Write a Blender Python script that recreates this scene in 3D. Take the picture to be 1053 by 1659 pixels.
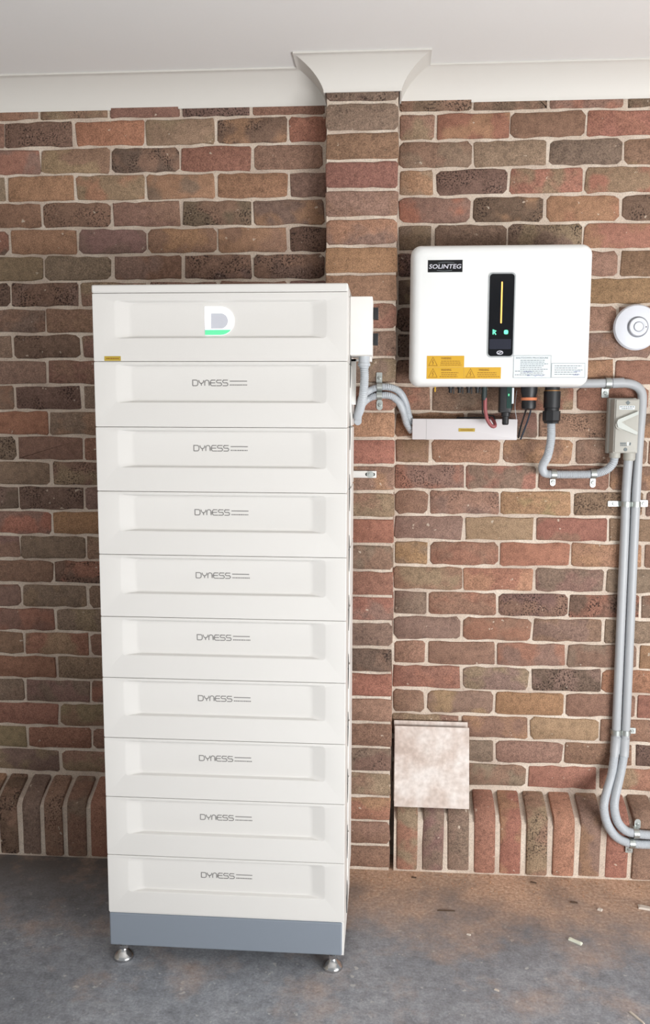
import bpy, math, random
from mathutils import Vector
from math import sin, cos, pi, radians
random.seed(7)
scene = bpy.context.scene
for o in list(bpy.data.objects): bpy.data.objects.remove(o)
COL = scene.collection

# ------------------------------------------------------------------ camera
def camera():
    yaw, pitch, roll = 7.21946967e-02, 1.16057156e-01, 3.19236206e-03
    f = Vector((-sin(yaw)*cos(pitch), cos(yaw)*cos(pitch), -sin(pitch)))
    r = Vector((cos(yaw), sin(yaw), 0)); u = r.cross(f)
    r2 = r*cos(roll) + u*sin(roll); u2 = u*cos(roll) - r*sin(roll)
    cd = bpy.data.cameras.new('camera'); co = bpy.data.objects.new('camera', cd); COL.objects.link(co)
    cd.sensor_fit = 'VERTICAL'; cd.sensor_height = 36; cd.sensor_width = 36
    cd.lens = 1400.28/1659*36; cd.clip_start = .02
    from mathutils import Matrix
    m = Matrix((r2, u2, -f)).transposed().to_4x4(); m.translation = Vector((1.297728, -2.952587, 1.580955))
    co.matrix_world = m; scene.camera = co
camera()
# ------------------------------------------------------------------ world, lights, exposure
w = bpy.data.worlds.new('sky'); scene.world = w; w.use_nodes = True
bgn = w.node_tree.nodes['Background']; bgn.inputs[0].default_value = (.93, .97, 1, 1); bgn.inputs[1].default_value = .42
def area(name, loc, target, sx, sy, power, col=(1, .985, .96)):
    l = bpy.data.lights.new(name, 'AREA'); l.shape = 'RECTANGLE'; l.size = sx; l.size_y = sy; l.energy = power; l.color = col
    o = bpy.data.objects.new(name, l); COL.objects.link(o); o.location = loc
    o.rotation_euler = (Vector(target)-Vector(loc)).to_track_quat('-Z', 'Y').to_euler(); return o
area('low_side_fill', (3.5, -3.1, .7), (.9, -.4, .05), 2.2, .8, 140, (1, 1, 1))  # added fill lamp for daylight from the right, aimed low at the tower's foot
sl = bpy.data.lights.new('sun', 'SUN'); sl.energy = 6.0; sl.angle = .009; sl.color = (1, .98, .96)
so = bpy.data.objects.new('sun', sl); COL.objects.link(so); so.rotation_euler = Vector((-.45, 1.0, -1.0)).to_track_quat('-Z', 'Y').to_euler()
vs = scene.view_settings
vs.view_transform = 'Standard'; vs.look = 'None'; vs.gamma = 1; vs.use_curve_mapping = False; vs.exposure = -.13

# ------------------------------------------------------------------ materials
def lin(c): return tuple((x/255/12.92 if x/255 <= .04045 else ((x/255+.055)/1.055)**2.4) for x in c)
class NT:
    def __init__(s, name):
        s.m = bpy.data.materials.new(name); s.m.use_nodes = True; s.t = s.m.node_tree; s.b = s.t.nodes['Principled BSDF']
    def n(s, typ, **kw):
        nd = s.t.nodes.new(typ)
        for k, v in kw.items():
            if k.startswith('i_'):
                key = k[2:]; nd.inputs[int(key) if key.isdigit() else key].default_value = v
            else: setattr(nd, k, v)
        return nd
    def l(s, a, b): s.t.links.new(a, b)
    def ramp(s, src, stops, interp='LINEAR'):
        r = s.n('ShaderNodeValToRGB'); r.color_ramp.interpolation = interp
        e = r.color_ramp.elements
        while len(e) > 1: e.remove(e[-1])
        e[0].position = stops[0][0]; e[0].color = stops[0][1]
        for p, c in stops[1:]:
            q = e.new(p); q.color = c
        s.l(src, r.inputs[0]); return r
    def mix(s, fac, a, b, mode='MIX'):
        m = s.n('ShaderNodeMix', data_type='RGBA', blend_type=mode)
        for sock, v in ((m.inputs[0], fac), (m.inputs[6], a), (m.inputs[7], b)):
            if hasattr(v, 'is_output') or hasattr(v, 'links'): s.l(v, sock)
            else: sock.default_value = v
        return m.outputs[2]
    def bump(s, h, strength, dist):
        b = s.n('ShaderNodeBump'); b.inputs['Strength'].default_value = strength; b.inputs['Distance'].default_value = dist
        s.l(h, b.inputs['Height']); s.l(b.outputs[0], s.b.inputs['Normal'])
def col4(c): return (*lin(c), 1)
def g4(v): return (v, v, v, 1)
def simple(name, c, rough=.5, metal=0, emit=None, es=0, spec=None, bump=None):
    t = NT(name); t.b.inputs['Base Color'].default_value = col4(c); t.b.inputs['Roughness'].default_value = rough
    t.b.inputs['Metallic'].default_value = metal
    if spec is not None: t.b.inputs['Specular IOR Level'].default_value = spec
    if emit: t.b.inputs['Emission Color'].default_value = col4(emit); t.b.inputs['Emission Strength'].default_value = es
    if bump:
        no = t.n('ShaderNodeTexNoise', i_Scale=bump[0], i_Detail=3.0); t.bump(no.outputs[0], bump[1], .001)
    return t.m

def brick_mat():
    t = NT('clay_brick')
    geo = t.n('ShaderNodeNewGeometry'); pos = geo.outputs['Position']
    a1 = t.n('ShaderNodeAttribute', attribute_name='c1'); a2 = t.n('ShaderNodeAttribute', attribute_name='c2')
    off = t.n('ShaderNodeVectorMath', operation='MULTIPLY_ADD'); t.l(a1.outputs['Color'], off.inputs[0]); off.inputs[1].default_value = (37, 51, 43); t.l(pos, off.inputs[2])
    big = t.n('ShaderNodeTexNoise', i_Scale=11.0, i_Detail=2.0); t.l(off.outputs[0], big.inputs['Vector'])
    sel = t.ramp(big.outputs[0], [(.46, g4(0)), (.56, g4(1))])
    c = t.mix(sel.outputs[0], a1.outputs['Color'], a2.outputs['Color'])
    med = t.n('ShaderNodeTexNoise', i_Scale=55.0, i_Detail=5.0, i_Roughness=.65); t.l(off.outputs[0], med.inputs['Vector'])
    mr = t.ramp(med.outputs[0], [(.28, g4(.7)), (.5, g4(1.0)), (.75, g4(1.22))])
    c = t.mix(1.0, c, mr.outputs[0], 'MULTIPLY')
    fi = t.n('ShaderNodeTexNoise', i_Scale=330.0, i_Detail=3.0, i_Roughness=.7); t.l(pos, fi.inputs['Vector'])
    fr = t.ramp(fi.outputs[0], [(.34, g4(.55)), (.5, g4(1.0)), (.66, g4(1.42))])
    c = t.mix(1.0, c, fr.outputs[0], 'MULTIPLY')
    # iron spots gathered in patches, amount per brick in alpha of c1
    vo = t.n('ShaderNodeTexNoise', i_Scale=170.0, i_Detail=2.0); t.l(pos, vo.inputs['Vector'])
    vr = t.ramp(vo.outputs[0], [(.52, g4(0)), (.6, g4(1))])
    pn = t.n('ShaderNodeTexNoise', i_Scale=14.0, i_Detail=1.0); t.l(off.outputs[0], pn.inputs['Vector'])
    pr = t.ramp(pn.outputs[0], [(.4, g4(0)), (.58, g4(1))])
    m1 = t.n('ShaderNodeMath', operation='MULTIPLY'); t.l(vr.outputs[0], m1.inputs[0]); t.l(pr.outputs[0], m1.inputs[1])
    m2 = t.n('ShaderNodeMath', operation='MULTIPLY'); t.l(m1.outputs[0], m2.inputs[0]); t.l(a1.outputs['Alpha'], m2.inputs[1])
    c = t.mix(m2.outputs[0], c, col4((52, 40, 36)))
    # mortar splashes
    sp = t.n('ShaderNodeTexNoise', i_Scale=48.0, i_Detail=3.0); t.l(pos, sp.inputs['Vector'])
    sr = t.ramp(sp.outputs[0], [(.715, g4(0)), (.74, g4(.75))])
    c = t.mix(sr.outputs[0], c, col4((205, 190, 172)))
    t.l(c, t.b.inputs['Base Color']); t.b.inputs['Roughness'].default_value = .86
    t.b.inputs['Specular IOR Level'].default_value = .25
    hh = t.n('ShaderNodeMath', operation='ADD'); t.l(med.outputs[0], hh.inputs[0]); t.l(fi.outputs[0], hh.inputs[1])
    t.bump(hh.outputs[0], .55, .004)
    return t.m
def mortar_mat():
    t = NT('mortar')
    geo = t.n('ShaderNodeNewGeometry'); pos = geo.outputs['Position']
    n1 = t.n('ShaderNodeTexNoise', i_Scale=7.0, i_Detail=4.0); t.l(pos, n1.inputs['Vector'])
    n2 = t.n('ShaderNodeTexNoise', i_Scale=260.0, i_Detail=4.0, i_Roughness=.7); t.l(pos, n2.inputs['Vector'])
    r1 = t.ramp(n1.outputs[0], [(.3, col4((188, 170, 156))), (.5, col4((207, 191, 175))), (.7, col4((224, 211, 196)))])
    r2 = t.ramp(n2.outputs[0], [(.3, g4(.66)), (.5, g4(1)), (.7, g4(1.15))])
    c = t.mix(1.0, r1.outputs[0], r2.outputs[0], 'MULTIPLY')
    t.l(c, t.b.inputs['Base Color']); t.b.inputs['Roughness'].default_value = .95; t.b.inputs['Specular IOR Level'].default_value = .15
    n3 = t.n('ShaderNodeTexNoise', i_Scale=60.0, i_Detail=6.0, i_Roughness=.7); t.l(pos, n3.inputs['Vector'])
    t.bump(n3.outputs[0], .8, .006)
    return t.m
def floor_mat():
    t = NT('painted_concrete')
    geo = t.n('ShaderNodeNewGeometry'); pos = geo.outputs['Position']
    n1 = t.n('ShaderNodeTexNoise', i_Scale=2.2, i_Detail=6.0, i_Roughness=.6); t.l(pos, n1.inputs['Vector'])
    n2 = t.n('ShaderNodeTexNoise', i_Scale=26.0, i_Detail=7.0, i_Roughness=.72); t.l(pos, n2.inputs['Vector'])
    base = t.ramp(n1.outputs[0], [(.3, col4((126, 130, 137))), (.5, col4((143, 146, 152))), (.7, col4((158, 160, 165)))])
    r2 = t.ramp(n2.outputs[0], [(.3, g4(.66)), (.5, g4(1)), (.7, g4(1.32))])
    c = t.mix(1.0, base.outputs[0], r2.outputs[0], 'MULTIPLY')
    nf = t.n('ShaderNodeTexNoise', i_Scale=140.0, i_Detail=4.0, i_Roughness=.7); t.l(pos, nf.inputs['Vector'])
    rf = t.ramp(nf.outputs[0], [(.32, g4(.78)), (.5, g4(1)), (.68, g4(1.25))])
    c = t.mix(1.0, c, rf.outputs[0], 'MULTIPLY')
    # scuffs: stretched streaks
    mp = t.n('ShaderNodeMapping'); mp.inputs['Rotation'].default_value = (0, 0, .5); mp.inputs['Scale'].default_value = (3, 22, 1); t.l(pos, mp.inputs[0])
    n4 = t.n('ShaderNodeTexNoise', i_Scale=2.4, i_Detail=5.0, i_Roughness=.7); t.l(mp.outputs[0], n4.inputs['Vector'])
    r4 = t.ramp(n4.outputs[0], [(.52, g4(0)), (.7, g4(.4))])
    c = t.mix(r4.outputs[0], c, col4((165, 166, 168)))
    # white paint flecks
    n5 = t.n('ShaderNodeTexNoise', i_Scale=30.0, i_Detail=5.0); t.l(pos, n5.inputs['Vector'])
    r5 = t.ramp(n5.outputs[0], [(.655, g4(0)), (.685, g4(.8))])
    c = t.mix(r5.outputs[0], c, col4((190, 190, 188)))
    # dark brown tint along the wall: the tower's shade put into the colour
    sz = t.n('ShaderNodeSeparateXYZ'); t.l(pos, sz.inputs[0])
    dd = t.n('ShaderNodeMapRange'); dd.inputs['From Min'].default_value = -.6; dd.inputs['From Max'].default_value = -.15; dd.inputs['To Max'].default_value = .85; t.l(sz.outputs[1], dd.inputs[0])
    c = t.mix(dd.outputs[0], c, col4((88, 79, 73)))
    # brick dust swept against the wall, to the right of the pier: orange brown
    sx = t.n('ShaderNodeSeparateXYZ'); t.l(pos, sx.inputs[0])
    n6 = t.n('ShaderNodeTexNoise', i_Scale=5.0, i_Detail=6.0, i_Roughness=.65); t.l(pos, n6.inputs['Vector'])
    d = t.n('ShaderNodeMapRange'); d.inputs['From Min'].default_value = -.62; d.inputs['From Max'].default_value = -.12; t.l(sx.outputs[1], d.inputs[0])
    e = t.n('ShaderNodeMapRange'); e.inputs['From Min'].default_value = .95; e.inputs['From Max'].default_value = 1.25; t.l(sx.outputs[0], e.inputs[0])
    de = t.n('ShaderNodeMath', operation='MULTIPLY'); t.l(d.outputs[0], de.inputs[0]); t.l(e.outputs[0], de.inputs[1])
    ad = t.n('ShaderNodeMath', operation='ADD'); t.l(de.outputs[0], ad.inputs[0]); n6b = t.n('ShaderNodeMath', operation='MULTIPLY_ADD'); n6b.inputs[1].default_value = 2.2; n6b.inputs[2].default_value = -.6; t.l(n6.outputs[0], n6b.inputs[0]); t.l(n6b.outputs[0], ad.inputs[1])
    sc = t.n('ShaderNodeMath', operation='MULTIPLY'); sc.inputs[1].default_value = .5; t.l(ad.outputs[0], sc.inputs[0])
    dr = t.ramp(sc.outputs[0], [(.27, g4(0)), (.5, g4(.42)), (.78, g4(.95))])
    n7 = t.n('ShaderNodeTexNoise', i_Scale=90.0, i_Detail=5.0, i_Roughness=.75); t.l(pos, n7.inputs['Vector'])
    dc = t.ramp(n7.outputs[0], [(.3, col4((148, 118, 98))), (.5, col4((204, 168, 142))), (.7, col4((240, 214, 190)))])
    c = t.mix(dr.outputs[0], c, dc.outputs[0])
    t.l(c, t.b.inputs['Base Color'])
    rr = t.ramp(n2.outputs[0], [(.3, g4(.42)), (.7, g4(.62))]); t.l(rr.outputs[0], t.b.inputs['Roughness'])
    t.b.inputs['Specular IOR Level'].default_value = .35
    t.bump(n2.outputs[0], .35, .004)
    return t.m
def tile_mat():
    t = NT('stone_look_tile'); tc = t.n('ShaderNodeTexCoord')
    n1 = t.n('ShaderNodeTexNoise', i_Scale=9.0, i_Detail=6.0, i_Roughness=.6); t.l(tc.outputs['Object'], n1.inputs['Vector'])
    n2 = t.n('ShaderNodeTexNoise', i_Scale=70.0, i_Detail=4.0); t.l(tc.outputs['Object'], n2.inputs['Vector'])
    r = t.ramp(n1.outputs[0], [(.3, col4((176, 156, 144))), (.43, col4((202, 186, 176))), (.55, col4((218, 208, 201))), (.7, col4((232, 226, 222)))])
    r2 = t.ramp(n2.outputs[0], [(.3, g4(.9)), (.7, g4(1.06))])
    t.l(t.mix(1.0, r.outputs[0], r2.outputs[0], 'MULTIPLY'), t.b.inputs['Base Color']); t.b.inputs['Roughness'].default_value = .45
    return t.m
BRICK = brick_mat(); MORTAR = mortar_mat(); FLOOR = floor_mat(); TILE = tile_mat()
PLASTER = simple('white_ceiling_paint', (236, 235, 233), .9, bump=(120, .08))
CORNICE = simple('white_cornice_paint', (216, 213, 207), .6)
CAB = simple('white_powder_coat', (215, 213, 209), .38, spec=.4)
CABSIDE = simple('white_painted_steel', (228, 226, 222), .45)
SLOTSHADE = simple('painted_groove_shade', (70, 72, 72), .8)  # dark grey painted as the shade inside the side grooves
BASEG = simple('blue_grey_powder_coat', (128, 136, 146), .42, spec=.4)
LOGO = simple('grey_print', (132, 130, 128), .6)
LEDW = simple('white_led_lens', (245, 247, 255), .3, emit=(250, 250, 255), es=1.1)
LEDG = simple('green_led_lens', (20, 80, 48), .3, emit=(120, 250, 185), es=1.0)
LOGOIN = simple('logo_inner_grey', (196, 198, 206), .4)
CHROME = simple('chromed_steel', (205, 205, 205), .18, 1)
ZINC = simple('galvanised_steel', (182, 187, 184), .38, .85, bump=(200, .15))
DARKM = simple('dark_screw_recess', (60, 62, 58), .5, .5)
INVW = simple('inverter_white_plastic', (236, 238, 237), .42, spec=.35)
BLACK = simple('black_gloss_glass', (8, 9, 14), .12)
BLACKP = simple('black_plastic', (24, 25, 28), .45)
SCRN = simple('display_window', (38, 40, 52), .2)
BEZEL = simple('grey_bezel', (176, 180, 182), .35, .3)
AMBER = simple('amber_light_bar', (240, 180, 90), .4, emit=(250, 190, 100), es=1.0)
GREENL = simple('green_indicator', (90, 230, 170), .4, emit=(110, 240, 185), es=.9)
YELLOW = simple('yellow_label_film', (206, 160, 30), .5)
MUST = simple('mustard_label_film', (176, 150, 52), .55)
LABELW = simple('white_label_film', (216, 224, 228), .5)
INK = simple('black_label_ink', (50, 46, 40), .7)
INKB = simple('brown_label_ink', (138, 96, 20), .7)
INKG = simple('grey_label_ink', (110, 118, 120), .7)
INKBLUE = simple('blue_pen_ink', (108, 108, 160), .7)
PALE = simple('pale_lettering', (205, 205, 215), .5)
CONDG = simple('grey_conduit_pvc', (170, 173, 176), .42)
CONDL = simple('light_grey_corrugated_conduit', (178, 183, 188), .42)
ISO = simple('grey_switch_plastic', (172, 170, 162), .5)
ISOH = simple('pale_switch_handle', (184, 188, 182), .4)
TRUNK = simple('white_trunking_pvc', (206, 202, 203), .5)
GREEND = simple('dark_green_translucent', (14, 52, 46), .25)
SLEEVE = simple('dark_teal_cable_sleeve', (38, 50, 50), .6)
ORANGE = simple('orange_gland_ring', (206, 124, 84), .5)
PINK = simple('dull_red_cable', (150, 82, 84), .45)
BLUEW = simple('dark_blue_cable', (48, 60, 74), .5)
ALARM = simple('white_alarm_plastic', (216, 219, 226), .5)
ALARMG = simple('alarm_vent_shadow', (130, 132, 138), .7)
CHIPW = simple('white_plastic_offcut', (228, 232, 214), .5)
DEBR = simple('dark_splinter', (84, 66, 52), .9)
DEBW = simple('pale_mortar_crumb', (206, 196, 184), .9)
WALLP = simple('side_wall_paint', (176, 170, 160), .9)

# ------------------------------------------------------------------ mesh builder
class MB:
    def __init__(s): s.v = []; s.f = []
    def add(s, vs, fs):
        b = len(s.v); s.v += [tuple(v) for v in vs]; s.f += [tuple(b+i for i in f) for f in fs]; return s
    def box(s, x0, x1, y0, y1, z0, z1, bev=0):
        if bev <= 0:
            return s.add([(x, y, z) for z in (z0, z1) for y in (y0, y1) for x in (x0, x1)],
                         [(0, 2, 3, 1), (4, 5, 7, 6), (0, 1, 5, 4), (2, 6, 7, 3), (0, 4, 6, 2), (1, 3, 7, 5)])
        # bevelled in the x-z outline and on the -y (front) edge
        rr = lambda i: rrect(x0+i, x1-i, z0+i, z1-i, max(bev-i, bev*.3), 4)
        return s.loops([[(p[0], y1, p[1]) for p in rr(0)], [(p[0], y0+bev, p[1]) for p in rr(0)],
                        [(p[0], y0+bev*.3, p[1]) for p in rr(bev*.3)], [(p[0], y0, p[1]) for p in rr(bev)]])
    def loops(s, L, cap0=True, cap1=True, closed=True):
        b = len(s.v); n = len(L[0])
        for l in L: s.v += [tuple(p) for p in l]
        for i in range(len(L)-1):
            for j in range(n if closed else n-1):
                k = (j+1) % n
                s.f.append((b+i*n+j, b+i*n+k, b+(i+1)*n+k, b+(i+1)*n+j))
        if cap0: s.f.append(tuple(b+j for j in reversed(range(n))))
        if cap1: s.f.append(tuple(b+(len(L)-1)*n+j for j in range(n)))
        return s
    def tube(s, pts, rad, n=12, cap=True):
        pts = [Vector(p) for p in pts]; L = []; up = None
        for i, p in enumerate(pts):
            t = (pts[min(i+1, len(pts)-1)]-pts[max(i-1, 0)]).normalized()
            if up is None:
                up = Vector((0, -1, 0)) if abs(t.y) < .9 else Vector((0, 0, 1))
            a = (up-t*up.dot(t)).normalized(); up = a; b = t.cross(a)
            r = rad[i] if isinstance(rad, (list, tuple)) else rad
            L.append([p+a*(r*cos(2*pi*k/n))+b*(r*sin(2*pi*k/n)) for k in range(n)])
        return s.loops(L, cap, cap)
    def lathe(s, c, axis, prof, n=24):   # prof: (distance along axis, radius)
        c = Vector(c); ax = Vector(axis).normalized(); a = ax.orthogonal().normalized(); b = ax.cross(a)
        return s.loops([[c+ax*d+a*(r*cos(2*pi*k/n))+b*(r*sin(2*pi*k/n)) for k in range(n)] for d, r in prof])
    def prism(s, poly, y0, y1):          # x-z polygon, extruded along y
        return s.loops([[(p[0], y1, p[1]) for p in poly], [(p[0], y0, p[1]) for p in poly]])
    def stroke(s, pts, wd, y, th=.0004, closed=False):
        # flat ribbon drawn along x-z points, front at y, back at y+th
        P = [Vector(p) for p in pts]; n = len(P); L = []; R = []
        for i in range(n):
            if closed: t0 = (P[i]-P[i-1]).normalized(); t1 = (P[(i+1) % n]-P[i]).normalized()
            else:
                t0 = (P[i]-P[i-1]).normalized() if i else (P[1]-P[0]).normalized()
                t1 = (P[i+1]-P[i]).normalized() if i < n-1 else t0
            t = (t0+t1)
            t = t.normalized() if t.length > 1e-6 else t0
            k = min(1/max(t.dot(t0), .5), 1.6); nn = Vector((-t.y, t.x))*wd/2*k
            L.append(P[i]+nn); R.append(P[i]-nn)
        m = n if closed else n-1
        for i in range(m):
            j = (i+1) % n
            q = [L[i], L[j], R[j], R[i]]
            s.loops([[(p.x, y+th, p.y) for p in q], [(p.x, y, p.y) for p in q]])
        return s
def rrect(x0, x1, z0, z1, r, n=4):
    out = []
    for cx, cz, a0 in ((x1-r, z1-r, 0), (x0+r, z1-r, 90), (x0+r, z0+r, 180), (x1-r, z0+r, 270)):
        for k in range(n+1):
            a = radians(a0+90*k/n); out.append((cx+r*cos(a), cz+r*sin(a)))
    return out
def spline(pts, step=.002):
    P = [Vector(p) for p in pts]; P = [P[0]*2-P[1]]+P+[P[-1]*2-P[-2]]; out = []
    for i in range(1, len(P)-2):
        p0, p1, p2, p3 = P[i-1:i+3]; n = max(2, int((p2-p1).length/step))
        for k in range(n):
            t = k/n
            out.append(.5*((2*p1)+(p2-p0)*t+(2*p0-5*p1+4*p2-p3)*t*t+(3*p1-p0-3*p2+p3)*t**3))
    out.append(P[-2]); return out
def resample(pts, step):
    out = [pts[0]]; acc = 0
    for a, b in zip(pts, pts[1:]):
        d = (b-a).length; pos = 0
        while acc+d-pos >= step and d > 1e-9:
            pos += step-acc; acc = 0; out.append(a.lerp(b, pos/d))
        acc += d-pos
    return out
WP = {}
def empty(name, loc):
    o = bpy.data.objects.new(name, None); COL.objects.link(o); o.location = loc; o.empty_display_size = .05; WP[o.name] = Vector(loc); return o
def obj(name, mb, mat, parent=None, ang=25, recalc=True):
    xs = list(zip(*mb.v)); c = Vector([(min(a)+max(a))/2 for a in xs])
    me = bpy.data.meshes.new(name); me.from_pydata([tuple(Vector(v)-c) for v in mb.v], [], mb.f)
    if recalc:
        import bmesh
        bm = bmesh.new(); bm.from_mesh(me); bmesh.ops.recalc_face_normals(bm, faces=bm.faces); bm.to_mesh(me); bm.free()
    if ang: me.polygons.foreach_set('use_smooth', [True]*len(me.polygons)); me.set_sharp_from_angle(angle=radians(ang))
    me.materials.append(mat)
    o = bpy.data.objects.new(name, me); COL.objects.link(o)
    o.location = c; WP[o.name] = c
    if parent: o.parent = parent; o.location = c-WP[parent.name]
    return o
def tag(o, label=None, cat=None, group=None, kind=None):
    if label: o['label'] = label
    if cat: o['category'] = cat
    if group: o['group'] = group
    if kind: o['kind'] = kind
    return o
def struct(name, mb, mat, label=None, cat=None, parent=None, ang=0):
    return tag(obj(name, mb, mat, parent, ang), label, cat, None, 'structure')
def text(name, s, x0, x1, zb, zt, y, mat, parent, th=.0003, shear=0):
    cu = bpy.data.curves.new('t', 'FONT'); cu.body = s; cu.extrude = .01; cu.shear = shear; cu.resolution_u = 3; cu.offset = .012
    to = bpy.data.objects.new('t', cu); COL.objects.link(to)
    bpy.context.view_layer.update()
    me = bpy.data.meshes.new_from_object(to.evaluated_get(bpy.context.evaluated_depsgraph_get()))
    bpy.data.objects.remove(to)
    vs = [v.co.copy() for v in me.vertices]; X = [v.x for v in vs]; Y = [v.y for v in vs]
    ax, bx, ay, by = min(X), max(X), min(Y), max(Y)
    mb = MB(); mb.v = [(x0+(v.x-ax)/(bx-ax)*(x1-x0), y+(th if v.z < 0 else 0), zb+(v.y-ay)/(by-ay)*(zt-zb)) for v in vs]
    mb.f = [tuple(p.vertices) for p in me.polygons]
    bpy.data.meshes.remove(me)
    return obj(name, mb, mat, parent, 0)

# ------------------------------------------------------------------ the setting
H = .0875168; Z0 = 2.5431; PX0, PX1, PD = 1.0902, 1.3219, .115
ZC = 2.662; ZB = 2.572
f_ = MB(); f_.add([(-3.2, -4.4, 0), (4.6, -4.4, 0), (4.6, .1, 0), (-3.2, .1, 0), (-3.2, -4.4, -.1), (4.6, -4.4, -.1), (4.6, .1, -.1), (-3.2, .1, -.1)],
                  [(0, 1, 2, 3), (7, 6, 5, 4), (0, 4, 5, 1), (1, 5, 6, 2), (2, 6, 7, 3), (3, 7, 4, 0)])
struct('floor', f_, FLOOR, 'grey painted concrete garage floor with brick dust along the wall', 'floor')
struct('driveway', MB().box(-14, 20, -30, -4.4, -.12, -.02), simple('driveway_concrete', (200, 199, 196), .9), 'pale concrete driveway outside the open garage door, out of view', 'driveway')
struct('driveway', MB().box(4.6, 20, -4.4, 6, -.12, -.02), simple('side_yard_concrete', (176, 172, 164), .9), 'pale concrete side yard past the open side, out of view', 'driveway')
struct('ceiling', MB().box(-3.2, 4.6, -4.4, .1, ZC, ZC+.05), PLASTER, 'flat white painted garage ceiling above the brick wall', 'ceiling')
struct('wall_left', MB().box(-3.2, -3.05, -4.4, -.2, 0, ZC), WALLP, 'plain painted side wall beyond the left edge', 'wall')
wall = struct('wall_back', MB().box(-3.05, 4.6, -.0008, .1, 0, ZC), MORTAR, 'red-brown brick wall with raked cream mortar joints', 'wall')
WP[wall.name] = Vector(wall.location)

PAL = [((150, 118, 103), 4), ((142, 110, 97), 4), ((133, 106, 93), 4), ((124, 101, 90), 3), ((112, 93, 83), 2.0), ((98, 84, 76), 1.0), ((142, 125, 104), 2.2),
       ((150, 129, 101), 1.4), ((160, 124, 99), 1.5), ((152, 111, 96), 2.2), ((130, 112, 102), 1.6), ((140, 123, 107), 1.8), ((160, 138, 100), .3)]
def pick():
    a = random.choices([p[0] for p in PAL], [p[1] for p in PAL])[0]; j = random.uniform(.92, 1.08)
    return tuple(c*j+random.uniform(-3, 3) for c in a)
def shift(o, verts_n, c1, c2, sp):
    me = o.data
    for nm, c, al in (('c1', c1, sp), ('c2', c2, 1)):
        a = me.attributes.new(nm, 'FLOAT_COLOR', 'POINT'); r, g, b = lin([max(5, min(250, q)) for q in c])
        a.data.foreach_set('color', [r, g, b, al]*len(me.vertices))
def brick_cols():
    c1 = pick(); c2 = pick() if random.random() < .55 else c1
    c2 = tuple(.5*a+.5*b for a, b in zip(c1, c2)) if random.random() < .4 else c2
    return c1, c2, random.choice((.0, .0, .15, .35, .6, .95))
def outline(x0, x1, z0, z1, rough=.0028):
    P = []; nx = 7 if x1-x0 > .15 else 4; nz = 2; cr = random.choice((.003, .005, .007, .012))
    j = lambda: random.uniform(-rough, rough)
    s0, s1 = random.uniform(-.0025, .0025), random.uniform(-.0025, .0025)
    for i in range(nx): t = i/(nx-1); P.append((x0+cr+(x1-x0-2*cr)*t+j(), z0+s0*(t-.5)+j()))
    P.append((x1+j(), z0+cr+j()));  P.append((x1+j(), z1-cr+j()))
    for i in range(nx): t = 1-i/(nx-1); P.append((x0+cr+(x1-x0-2*cr)*t+j(), z1+s1*(t-.5)+j()))
    P.append((x0+j(), z1-cr+j())); P.append((x0+j(), z0+cr+j()))
    return P
def inset(P, d):
    cx = sum(p[0] for p in P)/len(P); cz = sum(p[1] for p in P)/len(P)
    hx = max(abs(p[0]-cx) for p in P); hz = max(abs(p[1]-cz) for p in P)
    return [(cx+(p[0]-cx)*(1-d/hx), cz+(p[1]-cz)*(1-d/hz)) for p in P]
def brick_mb(x0, x1, z0, z1, yf, yb, rough=.0028):
    P = outline(x0, x1, z0, z1, rough); b = random.uniform(.002, .004); pr = random.uniform(-.0012, .0012)
    return MB().loops([[(p[0], yb, p[1]) for p in P], [(p[0], yf+b+pr, p[1]) for p in P], [(p[0], yf+pr, p[1]) for p in inset(P, b)]], cap0=False)
# the mix of clays read course by course: r red, b brown, k dark and iron-spotted, o olive, t orange tan, p purplish, g grey brown, m spotted brown, y yellowish, d dark
CLAY = dict(r=((155, 110, 93), .1), b=((141, 111, 94), .2), k=((113, 94, 82), .95), o=((146, 127, 103), .15), t=((162, 126, 99), .1), p=((135, 110, 99), .2),
            g=((132, 113, 98), .35), m=((138, 111, 96), .8), y=((158, 136, 103), .1), d=((112, 94, 84), .25))
def coded(ch):
    if not ch: return brick_cols()
    c, sp = CLAY[ch]; c = tuple(.86*q+.14*w_ for q, w_ in zip(c, (148, 112, 94))); j = random.uniform(.94, 1.07); c1 = tuple(q*j+random.uniform(-3, 3) for q in c)
    o = CLAY[random.choice('bogtrpb')][0] if random.random() < .6 else c1
    return c1, tuple(.2*a+.8*b for a, b in zip(c1, o)), sp
LEFT = 'bmbkb|bkrokr|rokrb|otttt p|bmbkp|dtpttk|ogbkk|kkbmbp|gbbtbo|gkbrgb|pbrbg|bkgbtr|rbgkb|kbbrpb|gmbtr|kkpbrg|rtbgm|pgobrt|bkrgb|bogbrp|bgtbk|bobrgt|rgbpb|gpbrob|robtg|orbgbp|pbrgb'.replace(' ', '').split('|')
RIGHT = 'kkbkb|brbrb|gogyb|okrrb|rkrkg|ggkrb|kbbbr|kbbtb|kbbmb|kbbbg|kbtrb|rbrrb|bbmkr|bttgb|mrbbr|bmymb|poroy|trrtb|btpgk|grkkb|prbgt|bbrbt|rpkrb|bytbr|bbyb|bgbbk|bgroy'.split('|')
PIER = 'kgbrpttbrggrtrbbrgrrgkrbbkotbbr'
def brick_obj(mb, parent, code=None):
    o = obj('brick', mb, BRICK, parent, 50); shift(o, 0, *coded(code)); return o
J = .0048
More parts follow.
